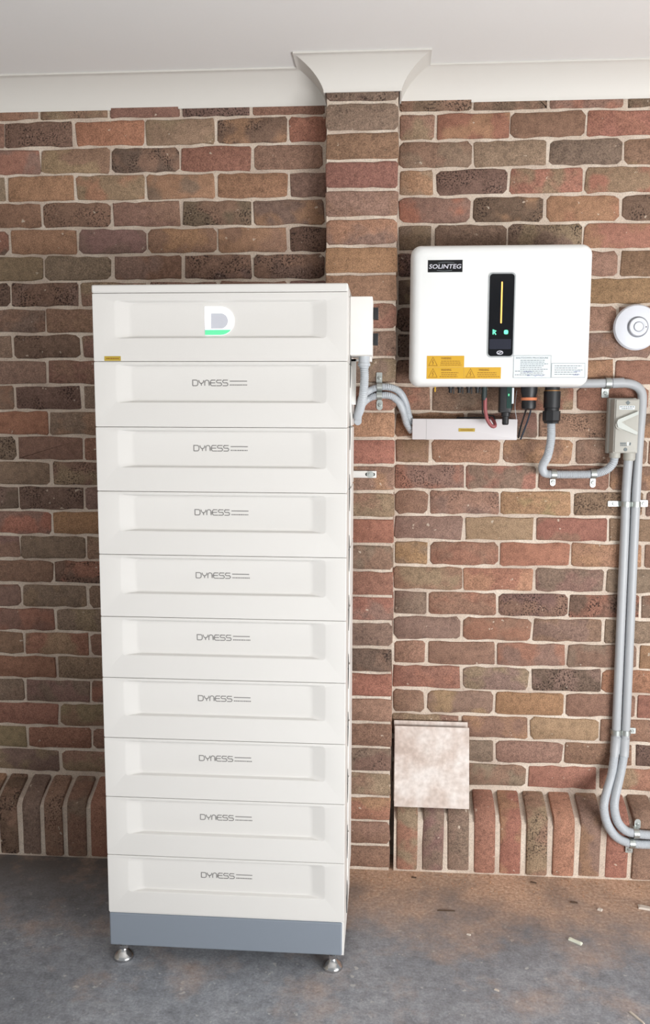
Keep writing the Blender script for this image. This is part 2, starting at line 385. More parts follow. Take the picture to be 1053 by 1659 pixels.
# back wall: courses aligned with the pier; individual bricks where the photograph sees them
extra = []; cnt = 0
for c in range(0, 27):
    zt = Z0-(c-1)*H-J; zb = Z0-c*H+J
    if c == 0: zt = Z0+H-J
    off = 0 if c % 2 else .5
    k = -13
    while k*.24+off*.24 < 4.3:
        x0 = (k+off)*.24; x1 = x0+.24; k += 1
        x0 += J+random.uniform(-.003, .003); x1 -= J+random.uniform(-.003, .003)
        if x0 > PX0-.012 and x1 < PX1+.012: continue
        if x0 < PX0 < x1: x1 = PX0-.004
        if x0 < PX1 < x1: x0 = PX1+.004
        if x1-x0 < .02: continue
        mb = brick_mb(x0, x1, zb, zt, -.0055, .01)
        if -.14 < (x0+x1)/2 < 2.32 and cnt < 292:
            xc = (x0+x1)/2
            if xc < PX0: ii = int(math.floor(xc/.24+(1 if c % 2 else .5))); row = LEFT[c]
            else: ii = max(0, int(math.floor((xc-1.44)/.24))+1) if c % 2 else max(0, int(math.floor((xc-1.56)/.24))+1); row = RIGHT[c]
            brick_obj(mb, wall, row[ii] if 0 <= ii < len(row) else None); cnt += 1
        else: extra.append(mb)
def join_bricks(name, L, parent):
    big = MB(); c1s = []; c2s = []
    for m in L:
        a, b, s = brick_cols(); n = len(m.v); big.add(m.v, m.f)
        c1s += [*lin([max(5, q) for q in a]), s]*n; c2s += [*lin([max(5, q) for q in b]), 1]*n
    o = obj(name, big, BRICK, parent, 50)
    for nm, d in (('c1', c1s), ('c2', c2s)):
        o.data.attributes.new(nm, 'FLOAT_COLOR', 'POINT').data.foreach_set('color', d)
    return tag(o, kind='stuff')
join_bricks('outer_brickwork', extra, wall)

# brick pier
pier = tag(empty('brick_pier', ((PX0+PX1)/2, -PD/2, 0)), 'narrow brick pier one stretcher wide, standing proud of the wall', 'pier', kind='structure')
obj('mortar_core', MB().box(PX0+.004, PX1-.004, -PD+.005, 0, 0, ZB+.08), MORTAR, pier, 0)
for c in range(0, 30):
    zt = Z0-(c-1)*H-J-.0004; zb = max(Z0-c*H+J, .003)
    if c == 0: zt = ZB+.03
    brick_obj(brick_mb(PX0+random.uniform(0, .0025), PX1-random.uniform(0, .0025), zb, zt, -PD, -.002, .002), pier, PIER[c])

# plinth of bricks on edge with sloping noses
def sill(name, label, xs, x_end, codes=''):
    x_lo, x_hi = xs[0], x_end
    s = tag(empty(name, ((x_lo+x_hi)/2, -.06, 0)), label, 'plinth', kind='structure')
    mc = MB()
    prof = [(-.0008, 0), (-.109, 0), (-.109, .184), (-.090, .206), (-.0008, .243)]
    mc.loops([[(x_lo, a, b) for a, b in prof], [(x_hi, a, b) for a, b in prof]])
    obj('mortar_bed', mc, MORTAR, s, 0)
    for i, x0 in enumerate(xs):
        x1 = xs[i+1] if i+1 < len(xs) else x_end
        a = x0+.0065+random.uniform(0, .0035); b = x1-.0065-random.uniform(0, .0035)
        dz = random.uniform(-.005, .005); dy = random.uniform(-.003, .003); r = random.uniform(.009, .015)
        pf = [(-.001, .008), (-.114+dy, .007+random.uniform(0, .006)), (-.115+dy, .10), (-.1145+dy, .205-r+dz), (-.1145+dy+r*.32, .205-r*.3+dz), (-.113+dy+r, .215+dz), (-.055, .238+dz*.6), (-.001, .256)]
        lean = random.uniform(-.003, .003)
        cy, cz = -.06, .12
        def ring(x, ins, k):
            return [(x+lean*(p[1]/.2)+random.uniform(-.0012, .0012), cy+(p[0]-cy)*(1-ins/.06), cz+(p[1]-cz)*(1-ins/.12)) for p in pf]
        m = MB().loops([ring(a, .004, 0), ring(a+.004, 0, 1), ring((a+b)/2, -.0006, 2), ring(b-.004, 0, 3), ring(b, .004, 4)])
        brick_obj(m, s, codes[i % len(codes)])
    return s
sill('brick_plinth', 'row of upright sloping-nosed bricks along the floor right of the pier', [PX1+.012+i*.0885 for i in range(24)], PX1+.012+24*.0885, 'opgrrmrbrbtb')
sill('brick_plinth', 'row of upright sloping-nosed bricks along the floor left of the pier', [PX0-.008-(30-i)*.0826 for i in range(30)], PX0-.008, 'bgrpbkgmbrp')

# cornice: a cove swept round wall and pier, mitred
def cornice():
    prof = [(.001, ZB), (.006, ZB), (.006, ZB+.006)]
    for k in range(1, 12):
        q = k/12; prof.append((.006*(1-q)**2+2*q*(1-q)*.024+q*q*.089, (ZB+.006)*(1-q)**2+2*q*(1-q)*(ZC-.034)+q*q*(ZC-.006)))
    prof += [(.089, ZC-.006), (.094, ZC-.006), (.093, ZC-.0005), (.001, ZC-.0005)]
    path = [(-3.05, 0, 0), (PX0, 0, -1), (PX0, -PD, 1), (PX1, -PD, 1), (PX1, 0, -1), (4.6, 0, 0)]
    dirs = [(0, -1), (-1, -1), (-1, -1), (1, -1), (1, -1), (0, -1)]
    m = MB(); m.loops([[(x+d[0]*o, y+d[1]*o, z) for o, z in prof] for (x, y, _), d in zip(path, dirs)])
    return m
struct('trim_1', cornice(), CORNICE, 'white coved cornice stepping out around the top of the brick pier', 'cornice', ang=25)

# ------------------------------------------------------------------ battery tower
X0, X1, YF, YB = .517, 1.191, -.68, -.30
SE = [1.710, 1.5375, 1.365, 1.1925, 1.020, .8475, .675, .5025, .330, .1575]
ZL, ZT = 1.887, 1.908
tower = tag(empty('battery_tower', ((X0+X1)/2, (YF+YB)/2, 0)), 'tall white stacked battery tower on a blue-grey base, left of the brick pier', 'battery')
def module(z0, z1, rz0, rz1):
    g = .0005; m = MB(); b = .0016
    def R(x0, x1, za, zb, r, y): return [(p[0], y, p[1]) for p in rrect(x0, x1, za, zb, r, 8)]
    L = [R(X0, X1, z0+g, z1-g, .003, YB), R(X0, X1, z0+g, z1-g, .003, YF+b), R(X0+b*.3, X1-b*.3, z0+g+b*.3, z1-g-b*.3, .003, YF+b*.3), R(X0+b, X1-b, z0+g+b, z1-g-b, .003, YF),
         R(X0+.056, X1-.052, rz0, rz1, .014, YF), R(X0+.062, X1-.058, rz0+.002, rz1-.002, .013, YF+.0012),
         R(X0+.094, X1-.088, rz0+.006, rz1-.006, .012, YF+.0098), R(X0+.100, X1-.094, rz0+.009, rz1-.009, .011, YF+.011)]
    m.loops(L); return m
def side_handle(z0, z1, parent):
    # dark lens over each right-flank joint: a finger groove's shade put into colour
    m = MB(); n = 10; zc = z0-.012; hh = .052; A = []; B = []
    for k in range(n+1):
        t = k/n; z = zc-hh+2*hh*t; wv = sin(pi*t)**.8
        A.append((YF+.15-.012*wv, z)); B.append((YF+.15+.030*wv, z))
    poly = A+B[::-1]
    m.loops([[(X1-.004, y, z) for y, z in poly], [(X1+.0012, y, z) for y, z in poly]])
    obj('groove_shade', m, SLOTSHADE, parent, 0)
def logo_word(z, x, s, parent, y):
    # D Y n E S S in thin rounded strokes, then two fine lines; s = letter height
    m = MB(); W_ = s*.17; wd = s*1.02
    def arc(cx, cz, r, a0, a1, n=6): return [(cx+r*cos(radians(a0+(a1-a0)*k/n)), cz+r*sin(radians(a0+(a1-a0)*k/n))) for k in range(n+1)]
    def P(ox, pts): return [(x+(ox+a)*s, z+b*s) for a, b in pts]
    st = []
    st.append(P(0, [(0, 0), (0, 1), (.55, 1)]+arc(.6, .65, .35, 90, 0)+arc(.6, .35, .35, 0, -90)+[(0, 0)]))
    st.append(P(1.12, [(0, 1), (.06, .75)]+arc(.46, .8, .38, 200, 340)+[(.86, .75), (.92, 1)])); st.append(P(1.12, [(.46, .42), (.46, 0)]))
    st.append(P(2.2, [(0, 0), (0, .6)]+arc(.4, .6, .4, 180, 0)+[(.8, .6), (.8, 0)]))
    st.append(P(3.25, [(.9, 1), (.3, 1)]+arc(.3, .7, .3, 90, 180, 4)+[(0, .3)]+arc(.3, .3, .3, 180, 270, 4)+[(1.0, 0)])); st.append(P(3.25, [(0, .52), (.85, .52)]))
    for ox in (4.32, 5.45):
        st.append(P(ox, [(.95, 1), (.25, 1)]+arc(.25, .76, .24, 90, 270, 5)+[(.7, .52)]+arc(.7, .26, .26, 90, -90, 5)+[(0, 0)]))
    for q in st: m.stroke(q, W_, y-.0004)
    lx = 6.75
    m.stroke(P(lx, [(0, .82), (3.15, .82)]), s*.17, y-.0004)
    a = lx
    while a < lx+3.1:
        q = random.uniform(.1, .34); m.stroke([(x+a*s, z+.14*s), (x+(a+q)*s, z+.14*s)], s*.2, y-.0004); a += q+.07
    obj('printed_wordmark', m, LOGO, parent, 0)
# lid
lid = MB().loops([[(p[0], YB-.002+.002, p[1]) for p in rrect(X0-.0, X1+.0, ZL+.0004, ZT, .004)], [(p[0], YF-.001, p[1]) for p in rrect(X0, X1, ZL+.0004, ZT, .004)], [(p[0], YF-.004, p[1]) for p in rrect(X0+.003, X1-.003, ZL+.004, ZT-.003, .003)]])
obj('lid', lid, CAB, tower)
cm = tag(obj('control_module', module(SE[0], ZL, 1.769, 1.869), CAB, tower, 11.6), 'top control module with glowing letter D')
yl = YF+.011
# D emblem
def d_poly(x0, x1, z0, z1, n=14):
    r = (z1-z0)/2; cx = x1-r
    return [(x0, z0)]+[(cx+r*cos(radians(-90+180*k/n)), (z0+z1)/2+r*sin(radians(-90+180*k/n))) for k in range(n+1)]+[(x0, z1)]
dx0, dx1, dz0, dz1 = .815, .893, 1.779, 1.852
outer = d_poly(dx0, dx1, dz0, dz1); inner = d_poly(dx0+.0155, dx1-.0165, dz0+.016, dz1-.0165)
ring = MB(); n_ = len(outer)
def ringband(m, o, i, za, zb):
    for k in range(n_):
        q = [o[k], o[(k+1) % n_], i[(k+1) % n_], i[k]]
        mz = sum(p[1] for p in q)/4
        if za <= mz <= zb: m.loops([[(p[0], yl, p[1]) for p in q], [(p[0], yl-.0015, p[1]) for p in q]])
zs = dz0+.0135
ringband(ring, outer, inner, 0, 9); obj('emblem_light', ring, LEDW, cm, 0)
lo = [p for p in outer if p[1] < zs-.0003]; xr = dx1-(dz1-dz0)/2+math.sqrt(((dz1-dz0)/2)**2-((dz0+dz1)/2-zs)**2)
gb = MB().prism(lo+[(xr, zs), (dx0, zs)], yl-.0019, yl-.0015); obj('emblem_green_light', gb, LEDG, cm, 0)
obj('emblem_centre', MB().prism(inner, yl-.0008, yl), LOGOIN, cm, 0)
obj('yellow_sticker', MB().box(.5465, .5905, YF-.0006, YF, 1.7115, 1.7238), MUST, cm, 0)
mk = MB(); a = .552
while a < .584: q = random.uniform(.002, .004); mk.stroke([(a, 1.7178), (a+q, 1.7178)], .003, YF-.0009); a += q+.0012
obj('sticker_print', mk, INKB, cm, 0)
for i in range(9):
    z1, z0 = SE[i], SE[i+1]
    mo = obj('battery_module', module(z0, z1, z1-.109, z1-.0065), CAB, tower, 11.6)
    logo_word(z1-.063, .780+.0006*i, .0147, mo, yl)
for i in range(10): side_handle(SE[i], 0, tower)
for i in range(9):
    # pressed side cover of each module, its front edge bowed around the finger grooves
    z1, z0 = SE[i]-.003, SE[i+1]+.003; m = MB(); E_ = []
    for k in range(13):
        z = z0+(z1-z0)*k/12; dz = min(abs(z-(SE[i]-.012)), abs(z-(SE[i+1]-.012))); bow = max(0, 1-(dz/.052)**2)
        E_.append((YF+.165+.026*bow, z))
    poly = E_+[(YB-.012, z1), (YB-.012, z0)]
    m.loops([[(X1-.002, y_, z_) for y_, z_ in poly], [(X1+.0018, y_, z_) for y_, z_ in poly], [(X1+.0030, y_+(.002 if q < 13 else -.002), z_) for q, (y_, z_) in enumerate(poly)]])
    obj('side_cover', m, CABSIDE, tower, 20)
bs = MB().box(X0+.002, X1-.001, YF+.004, YB, .056, SE[9]-.0015); base = tag(obj('base', bs, CABSIDE, tower, 0), 'steel base frame')
tag(obj('front_plate', MB().box(X0+.001, X1-.006, YF, YF+.006, .056, SE[9]-.003, .004), BASEG, base, 10), 'blue-grey front plate')
for fx in (.548, 1.157):
    for fy in (-.65, -.335):
        ft = obj('foot', MB().lathe((fx, fy, 0), (0, 0, 1), [(0.0, .029), (.004, .0305), (.010, .029), (.020, .019), (.028, .012), (.032, .011)]), CHROME, tower, 50)
        obj('lock_nut', MB().lathe((fx, fy, .032), (0, 0, 1), [(0, .0145), (.010, .0145)], 6), CHROME, ft, 0)
        obj('threaded_stud', MB().lathe((fx, fy, .042), (0, 0, 1), [(0, .007), (.018, .007)], 12), CHROME, ft)
# junction box on the flank
jb = tag(obj('junction_box', MB().box(X1+.0005, 1.2525, -.575, -.45, 1.7325, 1.8885, .003), CABSIDE, tower), 'small white cable box on the right flank')
for z in (1.853, 1.782): obj('black_clip', MB().box(1.2525, 1.267, -.49, -.462, z-.016, z+.016, .001), BLACKP, jb)
obj('bottom_lug', MB().box(1.2365, 1.2505, -.50, -.47, 1.7195, 1.7325, .001), CABSIDE, jb)
obj('cable_gland', MB().lathe((1.229, -.515, 1.7325), (0, 0, -1), [(0, .0155), (.018, .0155), (.019, .0175), (.026, .0175), (.028, .0135), (.032, .0135)]), CONDL, jb)
obj('corner_bracket', MB().box(X1+.0005, X1+.014, -.47, -.455, 1.6, 1.728).box(X1+.0005, X1+.03, -.47, -.455, 1.722, 1.728), CABSIDE, tower, 0)
# wall bracket
br = tag(obj('wall_bracket', MB().box(X1-.04, 1.2615, -PD-.011, -PD-.0035, 1.3645, 1.3875, .002).box(X1-.04, X1-.02, -.30, -PD-.006, 1.3645, 1.3875), CABSIDE, tower), 'white slotted steel strap fixed to the pier')
obj('slot', MB().prism(rrect(1.225, 1.257, 1.3705, 1.3815, .005), -PD-.0115, -PD-.011), DARKM, br, 0)
obj('washer', MB().lathe((1.2415, -PD-.0115, 1.376), (0, -1, 0), [(0, .0115), (.0015, .0115)]), ZINC, br)
obj('bolt_head', MB().lathe((1.2415, -PD-.013, 1.376), (0, -1, 0), [(0, .0065), (.004, .0065)], 6), ZINC, br, 0)

# ------------------------------------------------------------------ inverter
inv = tag(empty('solar_inverter', (1.638, -.1, 1.66)), 'white wall-mounted inverter with a black display strip and rounded corners', 'inverter')
ix0, ix1, iz0, iz1, iy = 1.3625, 1.9185, 1.6598, 2.0935, -.20
def IR(i, r, y, dn=0): return [(p[0], y, p[1]) for p in rrect(ix0+i, ix1-i, iz0+i, iz1-i, r, 8)]
obj('front_cover', MB().loops([IR(.006, .028, -.13), IR(0, .032, -.135), IR(0, .032, -.165), IR(.003, .030, -.178), IR(.009, .028, -.190), IR(.018, .026, -.1965), IR(.030, .022, iy)]), INVW, inv, 40)
obj('heat_sink_body', MB().box(ix0+.03, ix1-.03, -.129, -.03, iz0+.018, iz1-.03, .01), simple('inverter_body_grey', (186, 188, 188), .45, .2), inv)
obj('mounting_bracket', MB().box(ix0+.09, ix1-.09, -.03, -.007, 1.82, 2.02), ZINC, inv, 0)
pn = tag(obj('display_panel', MB().box(1.6005, 1.6838, iy-.0022, iy, 1.7488, 2.0062, .0), BEZEL, inv, 0), 'tall black glass display strip'); pn.data.clear_geometry()
mbp = MB().prism(rrect(1.6005, 1.6838, 1.7478, 2.0062, .013, 6), iy-.002, iy+.001)
cpn = sum((Vector(v) for v in mbp.v), Vector())/len(mbp.v)
pn.data.from_pydata([tuple(Vector(v)-Vector(WP[pn.name])) for v in mbp.v], [], mbp.f)
obj('glass', MB().prism(rrect(1.6045, 1.6795, 1.7525, 2.0015, .010, 6), iy-.0032, iy-.002), BLACK, pn, 0)
obj('light_bar', MB().prism(rrect(1.6395, 1.6440, 1.852, 1.978, .0022, 4), iy-.0038, iy-.0032), AMBER, pn, 0)
for x_, nm in ((1.6222, 0), (1.6572, 1)):
    m = MB()
    if nm: m.prism(rrect(x_-.006, x_+.007, 1.819, 1.832, .004), iy-.0038, iy-.0032)
    else: m.stroke([(x_-.004, 1.8185), (x_-.004, 1.832), (x_+.004, 1.829), (x_-.001, 1.825), (x_+.005, 1.818)], .0032, iy-.0038, .0005)
    obj('indicator_light', m, GREENL, pn, 0)
obj('status_window', MB().prism(rrect(1.6075, 1.674, 1.7735, 1.8045, .003), iy-.0036, iy-.0032), SCRN, pn, 0)
sw = MB(); sw.stroke([(1.6405+.009*cos(a*pi/8), 1.763+.0052*sin(a*pi/8)) for a in range(16)], .0022, iy-.0038, .0005, closed=True); sw.stroke([(1.635, 1.7605), (1.646, 1.7655)], .0022, iy-.0038, .0005)
obj('round_emblem', sw, PALE, pn, 0)
pl = tag(obj('nameplate', MB().box(1.4145, 1.5205, iy-.001, iy+.002, 2.008, 2.0445), BLACK, inv, 0), 'black nameplate with silver lettering')
text('lettering', 'SOLINTEG', 1.418, 1.517, 2.0185, 2.0318, iy-.0014, PALE, pl, shear=.15)
sw = MB(); sw.stroke([(1.445+.0028*k, 2.0355+.0025*sin(pi*k/18)) for k in range(19)], .0011, iy-.0014); obj('swoosh', sw, INKG, pl, 0); sw = MB(); sw.stroke([(1.442+.0026*k, 2.0135-.0018*sin(pi*k/18)) for k in range(19)], .0011, iy-.0014)
obj('swoosh', sw, INKG, pl, 0)
def micro(m, x0, x1, z, h, y, dash=(.003, .010), gap=.0016):
    a = x0
    while a < x1:
        q = min(random.uniform(*dash), x1-a); m.stroke([(a, z), (a+q, z)], h, y); a += q+gap
def warning(x0, x1, z0, z1, th):
    lb = obj('warning_label', MB().box(x0, x1, iy-.0008, iy+.002, z0, z1), YELLOW, inv, 0)
    y = iy-.0012; h = z1-z0; cx = x0+h*.55; t = h*.40
    m = MB(); m.stroke([(cx-t*.95, z0+h*.14), (cx+t*.95, z0+h*.14), (cx, z0+h*.88)], .0016, y, closed=True)
    m.stroke([(cx+t*.12, z0+h*.66), (cx-t*.16, z0+h*.44), (cx+t*.14, z0+h*.42), (cx-t*.08, z0+h*.22)], .0017, y)
    obj('hazard_triangle', m, INKB, lb, 0)
    text('heading', 'WARNING', x0+h*1.25, x0+h*1.25+th, z1-h*.32, z1-h*.13, y, INKB, lb)
    m = MB(); xx = x1-.004
    for k in range(3): micro(m, x0+h*1.12+random.uniform(0, .008), xx-random.uniform(0, .02), z1-h*(.47+.17*k), h*.055, y)
    obj('small_print', m, INKB, lb, 0)
warning(1.416, 1.5318, 1.7188, 1.7538, .032); warning(1.416, 1.5318, 1.6828, 1.7184, .032); warning(1.5322, 1.6458, 1.6828, 1.7184, .032)
def wlabel(x0, x1, z0, z1, head, rows, pen):
    lb = obj('information_label', MB().box(x0, x1, iy-.0008, iy+.002, z0, z1), LABELW, inv, 0); y = iy-.0012
    m = MB(); m.stroke([(x0+.001, z0+.001), (x1-.001, z0+.001), (x1-.001, z1-.001), (x0+.001, z1-.001)], .0009, y, closed=True)
    zz = z1-.0155 if head else z1-.009
    if head: text('heading', head, x0+.008, x1-.010, z1-.0105, z1-.006, y, INKG, lb)
    for r in range(rows):
        ind = .002 if r % 2 == 0 and r > 4 else .018; micro(m, x0+.004+(ind if head else .006), x1-.008-random.uniform(0, .02), zz, .0018, y); zz -= (zz-z0-.004)/(rows-r)*.97
    obj('small_print', m, INKG, lb, 0)
    m = MB()
    for (a, b, c) in pen:
        pts = [(a+(b-a)*k/14, c+random.uniform(-.0026, .0026)) for k in range(15)]; m.stroke(pts, .0008, y-.0002)
    obj('handwriting', m, INKBLUE, lb, 0)
wlabel(1.6825, 1.7990, 1.6852, 1.7552, 'SHUTDOWN PROCEDURE', 9, [(1.715, 1.742, 1.7045), (1.725, 1.735, 1.694), (1.745, 1.778, 1.6925)])
wlabel(1.7995, 1.9028, 1.6858, 1.7315, None, 5, [(1.868, 1.888, 1.7055), (1.866, 1.886, 1.6955)])
# fittings underneath (all plugged into the inverter)
obj('yellow_tab', MB().box(1.4455, 1.4495, -.125, -.121, 1.644, 1.663), YELLOW, inv, 0)
for x_ in (1.497, 1.526, 1.5545, 1.583):
    q = obj('plug_connector', MB().lathe((x_, -.118, 1.665), (0, 0, -1), [(0, .0085), (.010, .0085), (.011, .006), (.024, .006)], 10), BLACKP, inv)
    obj('plug_latch', MB().box(x_+.0085, x_+.012, -.12, -.116, 1.638, 1.66), BLACKP, q, 0)
obj('cable_sleeve', MB().lathe((1.605, -.12, 1.662), (0, 0, -1), [(0, .0085), (.030, .0085), (.044, .0065)], 10), SLEEVE, inv)
dg = tag(obj('communication_dongle', MB().box(1.6525, 1.6905, -.135, -.10, 1.578, 1.664, .005).lathe((1.6745, -.1175, 1.579), (0, 0, -1), [(0, .014), (.012, .0135), (.013, .0105), (.036, .0105), (.040, .008)], 14), BLACKP, inv), 'dark communication stick with a lit indicator')
obj('green_window', MB().box(1.6745, 1.6895, -.1362, -.135, 1.592, 1.664, .0), GREEND, dg, 0)
obj('indicator_light', MB().prism(rrect(1.6785, 1.6825, 1.6305, 1.6385, .0018), -.137, -.1362), LEDG, dg, 0)
obj('white_side_strip', MB().box(1.6915, 1.6975, -.13, -.11, 1.607, 1.657), LABELW, dg, 0)
c2 = tag(obj('battery_connector', MB().lathe((1.7475, -.115, 1.666), (0, 0, -1), [(0, .0265), (.022, .026), (.034, .0225), (.0395, .0225)], 20), BLACKP, inv), 'black plug with an orange ring')
obj('orange_ring', MB().lathe((1.7475, -.115, 1.6265), (0, 0, -1), [(0, .0252), (.0055, .0258), (.009, .0235)], 20), ORANGE, c2)
obj('plug_body', MB().lathe((1.7475, -.115, 1.6175), (0, 0, -1), [(0, .0225), (.018, .0235), (.026, .0215), (.030, .012)], 20), BLACKP, c2)
g3 = tag(obj('cable_gland', MB().lathe((1.8195, -.12, 1.664), (0, 0, -1), [(0, .023), (.014, .0235)], 20).lathe((1.8195, -.12, 1.6465), (0, 0, -1), [(0, .0265), (.052, .0262), (.054, .0235), (.062, .0235)], 20).lathe((1.8195, -.12, 1.5845), (0, 0, -1), [(0, .0282), (.030, .0282), (.036, .0235), (.040, .0235)], 8), BLACKP, inv), 'large black gland with corrugated conduit leaving it')
obj('brass_ring', MB().lathe((1.8195, -.12, 1.650), (0, 0, -1), [(0, .0242), (.004, .0242)], 20), simple('dull_brass', (150, 110, 66), .5, .5), g3)

# ------------------------------------------------------------------ trunking, cables, conduits
tk = tag(obj('trunking_box', MB().box(1.3778, 1.7215, -.060, -.008, 1.4885, 1.5575, .0025), TRUNK), 'short white cable trunking under the inverter with a mustard sticker', 'trunking')
obj('lid_seam', MB().box(1.4235, 1.4242, -.0604, -.060, 1.490, 1.556), LOGO, tk, 0)
obj('yellow_sticker', MB().box(1.5300, 1.5835, -.0612, -.060, 1.5155, 1.5265), MUST, tk, 0)
mk = MB(); micro(mk, 1.537, 1.577, 1.521, .003, -.0616, (.002, .004), .001); obj('sticker_print', mk, INKB, tk, 0)
def cable(name, label, pts, r, mat, cat='cable', group=None):
    return tag(obj(name, MB().tube(resample(spline(pts), .006), r, 8), mat, None, 60), label, cat, group)
cable('red_cable', 'dull red cable hooking out of the inverter over the trunking', [(1.6083, -.12, 1.625), (1.6091, -.12, 1.5891), (1.6160, -.12, 1.5575), (1.6290, -.12, 1.5370), (1.6397, -.12, 1.5338), (1.643, -.105, 1.5415), (1.638, -.075, 1.558), (1.63, -.03, 1.566)], .0060, PINK)
cable('black_cable', 'thin black cable looping behind the red cable above the trunking', [(1.600, -.1, 1.64), (1.602, -.1, 1.60), (1.606, -.085, 1.574), (1.622, -.075, 1.569), (1.641, -.085, 1.567), (1.6425, -.09, 1.552), (1.6400, -.07, 1.561), (1.58, -.045, 1.5615), (1.52, -.035, 1.5605)], .0024, BLACKP)
cable('black_cable', 'thin black cable dropping from the orange-ringed plug past the trunking end', [(1.7415, -.112, 1.592), (1.7395, -.10, 1.5795), (1.7347, -.05, 1.535), (1.7305, -.022, 1.49)], .0028, BLACKP)
cable('blue_cable', 'thin dark blue cable dropping from the orange-ringed plug beside the black one', [(1.7535, -.112, 1.592), (1.7554, -.10, 1.5796), (1.7489, -.05, 1.531), (1.7385, -.022, 1.4894)], .0028, BLUEW)
cable('black_cable', 'black cable hanging behind the communication stick', [(1.695, -.09, 1.655), (1.700, -.085, 1.61), (1.694, -.07, 1.575), (1.688, -.04, 1.560)], .0022, BLACKP)
cable('grey_wire', 'thin pale wire right of the communication stick', [(1.712, -.09, 1.65), (1.709, -.08, 1.60), (1.716, -.07, 1.56), (1.716, -.045, 1.558)], .0012, CONDG)
def corr(name, label, pts, r, mat=CONDL, parent=None, pitch=.0054, deep=.14):
    P = resample(spline(pts), pitch/2); rad = [r if i % 2 else r*(1-deep) for i in range(len(P))]
    o = obj(name, MB().tube(P, rad, 18), mat, parent, 25)
    return tag(o, label, 'conduit') if parent is None else o
corr('corrugated_conduit', 'ribbed grey conduit hanging from the cable box on the battery tower', [(1.229, -.515, 1.707), (1.2305, -.51, 1.675), (1.2265, -.49, 1.6267), (1.2175, -.45, 1.5888), (1.2085, -.40, 1.569), (1.2055, -.345, 1.5655)], .0125)
corr('corrugated_conduit', 'upper of two grey conduits arching over the brick pier', [(1.2050, -.30, 1.5715), (1.2050, -.24, 1.597), (1.2179, -.17, 1.6327), (1.2393, -.132, 1.6492), (1.271, -.1285, 1.6590), (1.3078, -.1285, 1.6570), (1.335, -.11, 1.6419), (1.3543, -.07, 1.6086), (1.3656, -.045, 1.5681), (1.3760, -.030, 1.5400)], .0118)
corr('corrugated_conduit', 'lower ribbed grey conduit arching over the pier into the trunking', [(1.2050, -.30, 1.5485), (1.2050, -.24, 1.5729), (1.2142, -.17, 1.602), (1.2316, -.132, 1.6205), (1.2654, -.1285, 1.6315), (1.3032, -.1285, 1.6306), (1.3294, -.11, 1.6131), (1.3465, -.07, 1.5823), (1.3588, -.047, 1.5415), (1.3775, -.035, 1.5126)], .0118)
corr('corrugated_conduit', 'ribbed grey conduit bending from the black inverter gland to the isolator', [(1.8195, -.12, 1.545), (1.8205, -.12, 1.4931), (1.8155, -.1, 1.4405), (1.8075, -.06, 1.4050), (1.8180, -.032, 1.3800), (1.8420, -.0215, 1.3737), (1.8569, -.021, 1.3735), (1.9176, -.021, 1.3737), (1.9821, -.021, 1.3763), (2.0190, -.03, 1.3893), (2.0380, -.045, 1.4140), (2.0430, -.045, 1.4410)], .0140, pitch=.0054)
def pipe(name, label, pts, r, bends=(), cut=None, cut2=None, cup=None):
    P = resample(spline(pts), .006); t = tag(empty(name, P[0]), label, 'conduit')
    A = [p for p in P if p.z >= cut]; B = [p for p in P if p.z < cut]
    obj('rigid_pipe', MB().tube(A, r, 18), CONDG, t, 60)
    Pb = resample([A[-1]]+B, .0022)
    obj('flexible_end', MB().tube(Pb, [r*(1.0 if i % 2 else .93) for i in range(len(Pb))], 18), CONDL, t, 25)
    for a, b in bends:
        Q = [p for p in P if b < p.z < a]
        if len(Q) > 1: obj('coupling', MB().tube(Q, r+.0018, 18), CONDG, t, 60)
    if cup: obj('coupling', MB().tube(cup, r+.0018, 18), CONDG, t, 60)
    return t
RP = [(1.86, -.026, 1.6735), (1.9068, -.024, 1.6740), (1.9666, -.0255, 1.6745), (2.046, -.0255, 1.6757), (2.0920, -.0255, 1.6720), (2.1200, -.0255, 1.6540), (2.1285, -.0255, 1.62), (2.1255, -.0255, 1.5161), (2.1230, -.0255, 1.4143), (2.122, -.0255, 1.1875), (2.1223, -.0255, 0.8714), (2.1231, -.0255, 0.5363), (2.1214, -.0240, 0.4593), (2.1181, -.032, 0.406), (2.1001, -.065, 0.352), (2.0732, -.115, 0.2968), (2.0661, -.139, 0.2649), (2.0774, -.142, 0.223), (2.105, -.1385, 0.1916), (2.1398, -.1375, 0.1821), (2.2004, -.1375, 0.178), (2.5, -.1375, .178)]
LP = [(2.0870, -.050, 1.4500), (2.0875, -.040, 1.3946), (2.0893, -.0255, 1.3114), (2.0905, -.0255, 1.1871), (2.0907, -.0255, 0.8707), (2.0912, -.0255, 0.5353), (2.0901, -.026, 0.4362), (2.0720, -.062, 0.351), (2.0407, -.115, 0.2957), (2.0318, -.139, 0.2637), (2.0434, -.142, 0.2153), (2.0725, -.1385, 0.1709), (2.1107, -.1375, 0.1496), (2.1514, -.1375, 0.1448), (2.2018, -.1375, 0.1447), (2.5, -.1375, .1447)]
pipe('conduit_run', 'long grey conduit from the inverter over and down beside the isolator', RP, .0148, [(.475, .405)], cut=.40, cup=[(2.03+.006*i, -.0255, 1.6757+.0002*i) for i in range(7)])
pipe('conduit_run', 'long grey conduit dropping from the isolator base and curving right at the floor', LP, .0148, [(.475, .415)], cut=.40)

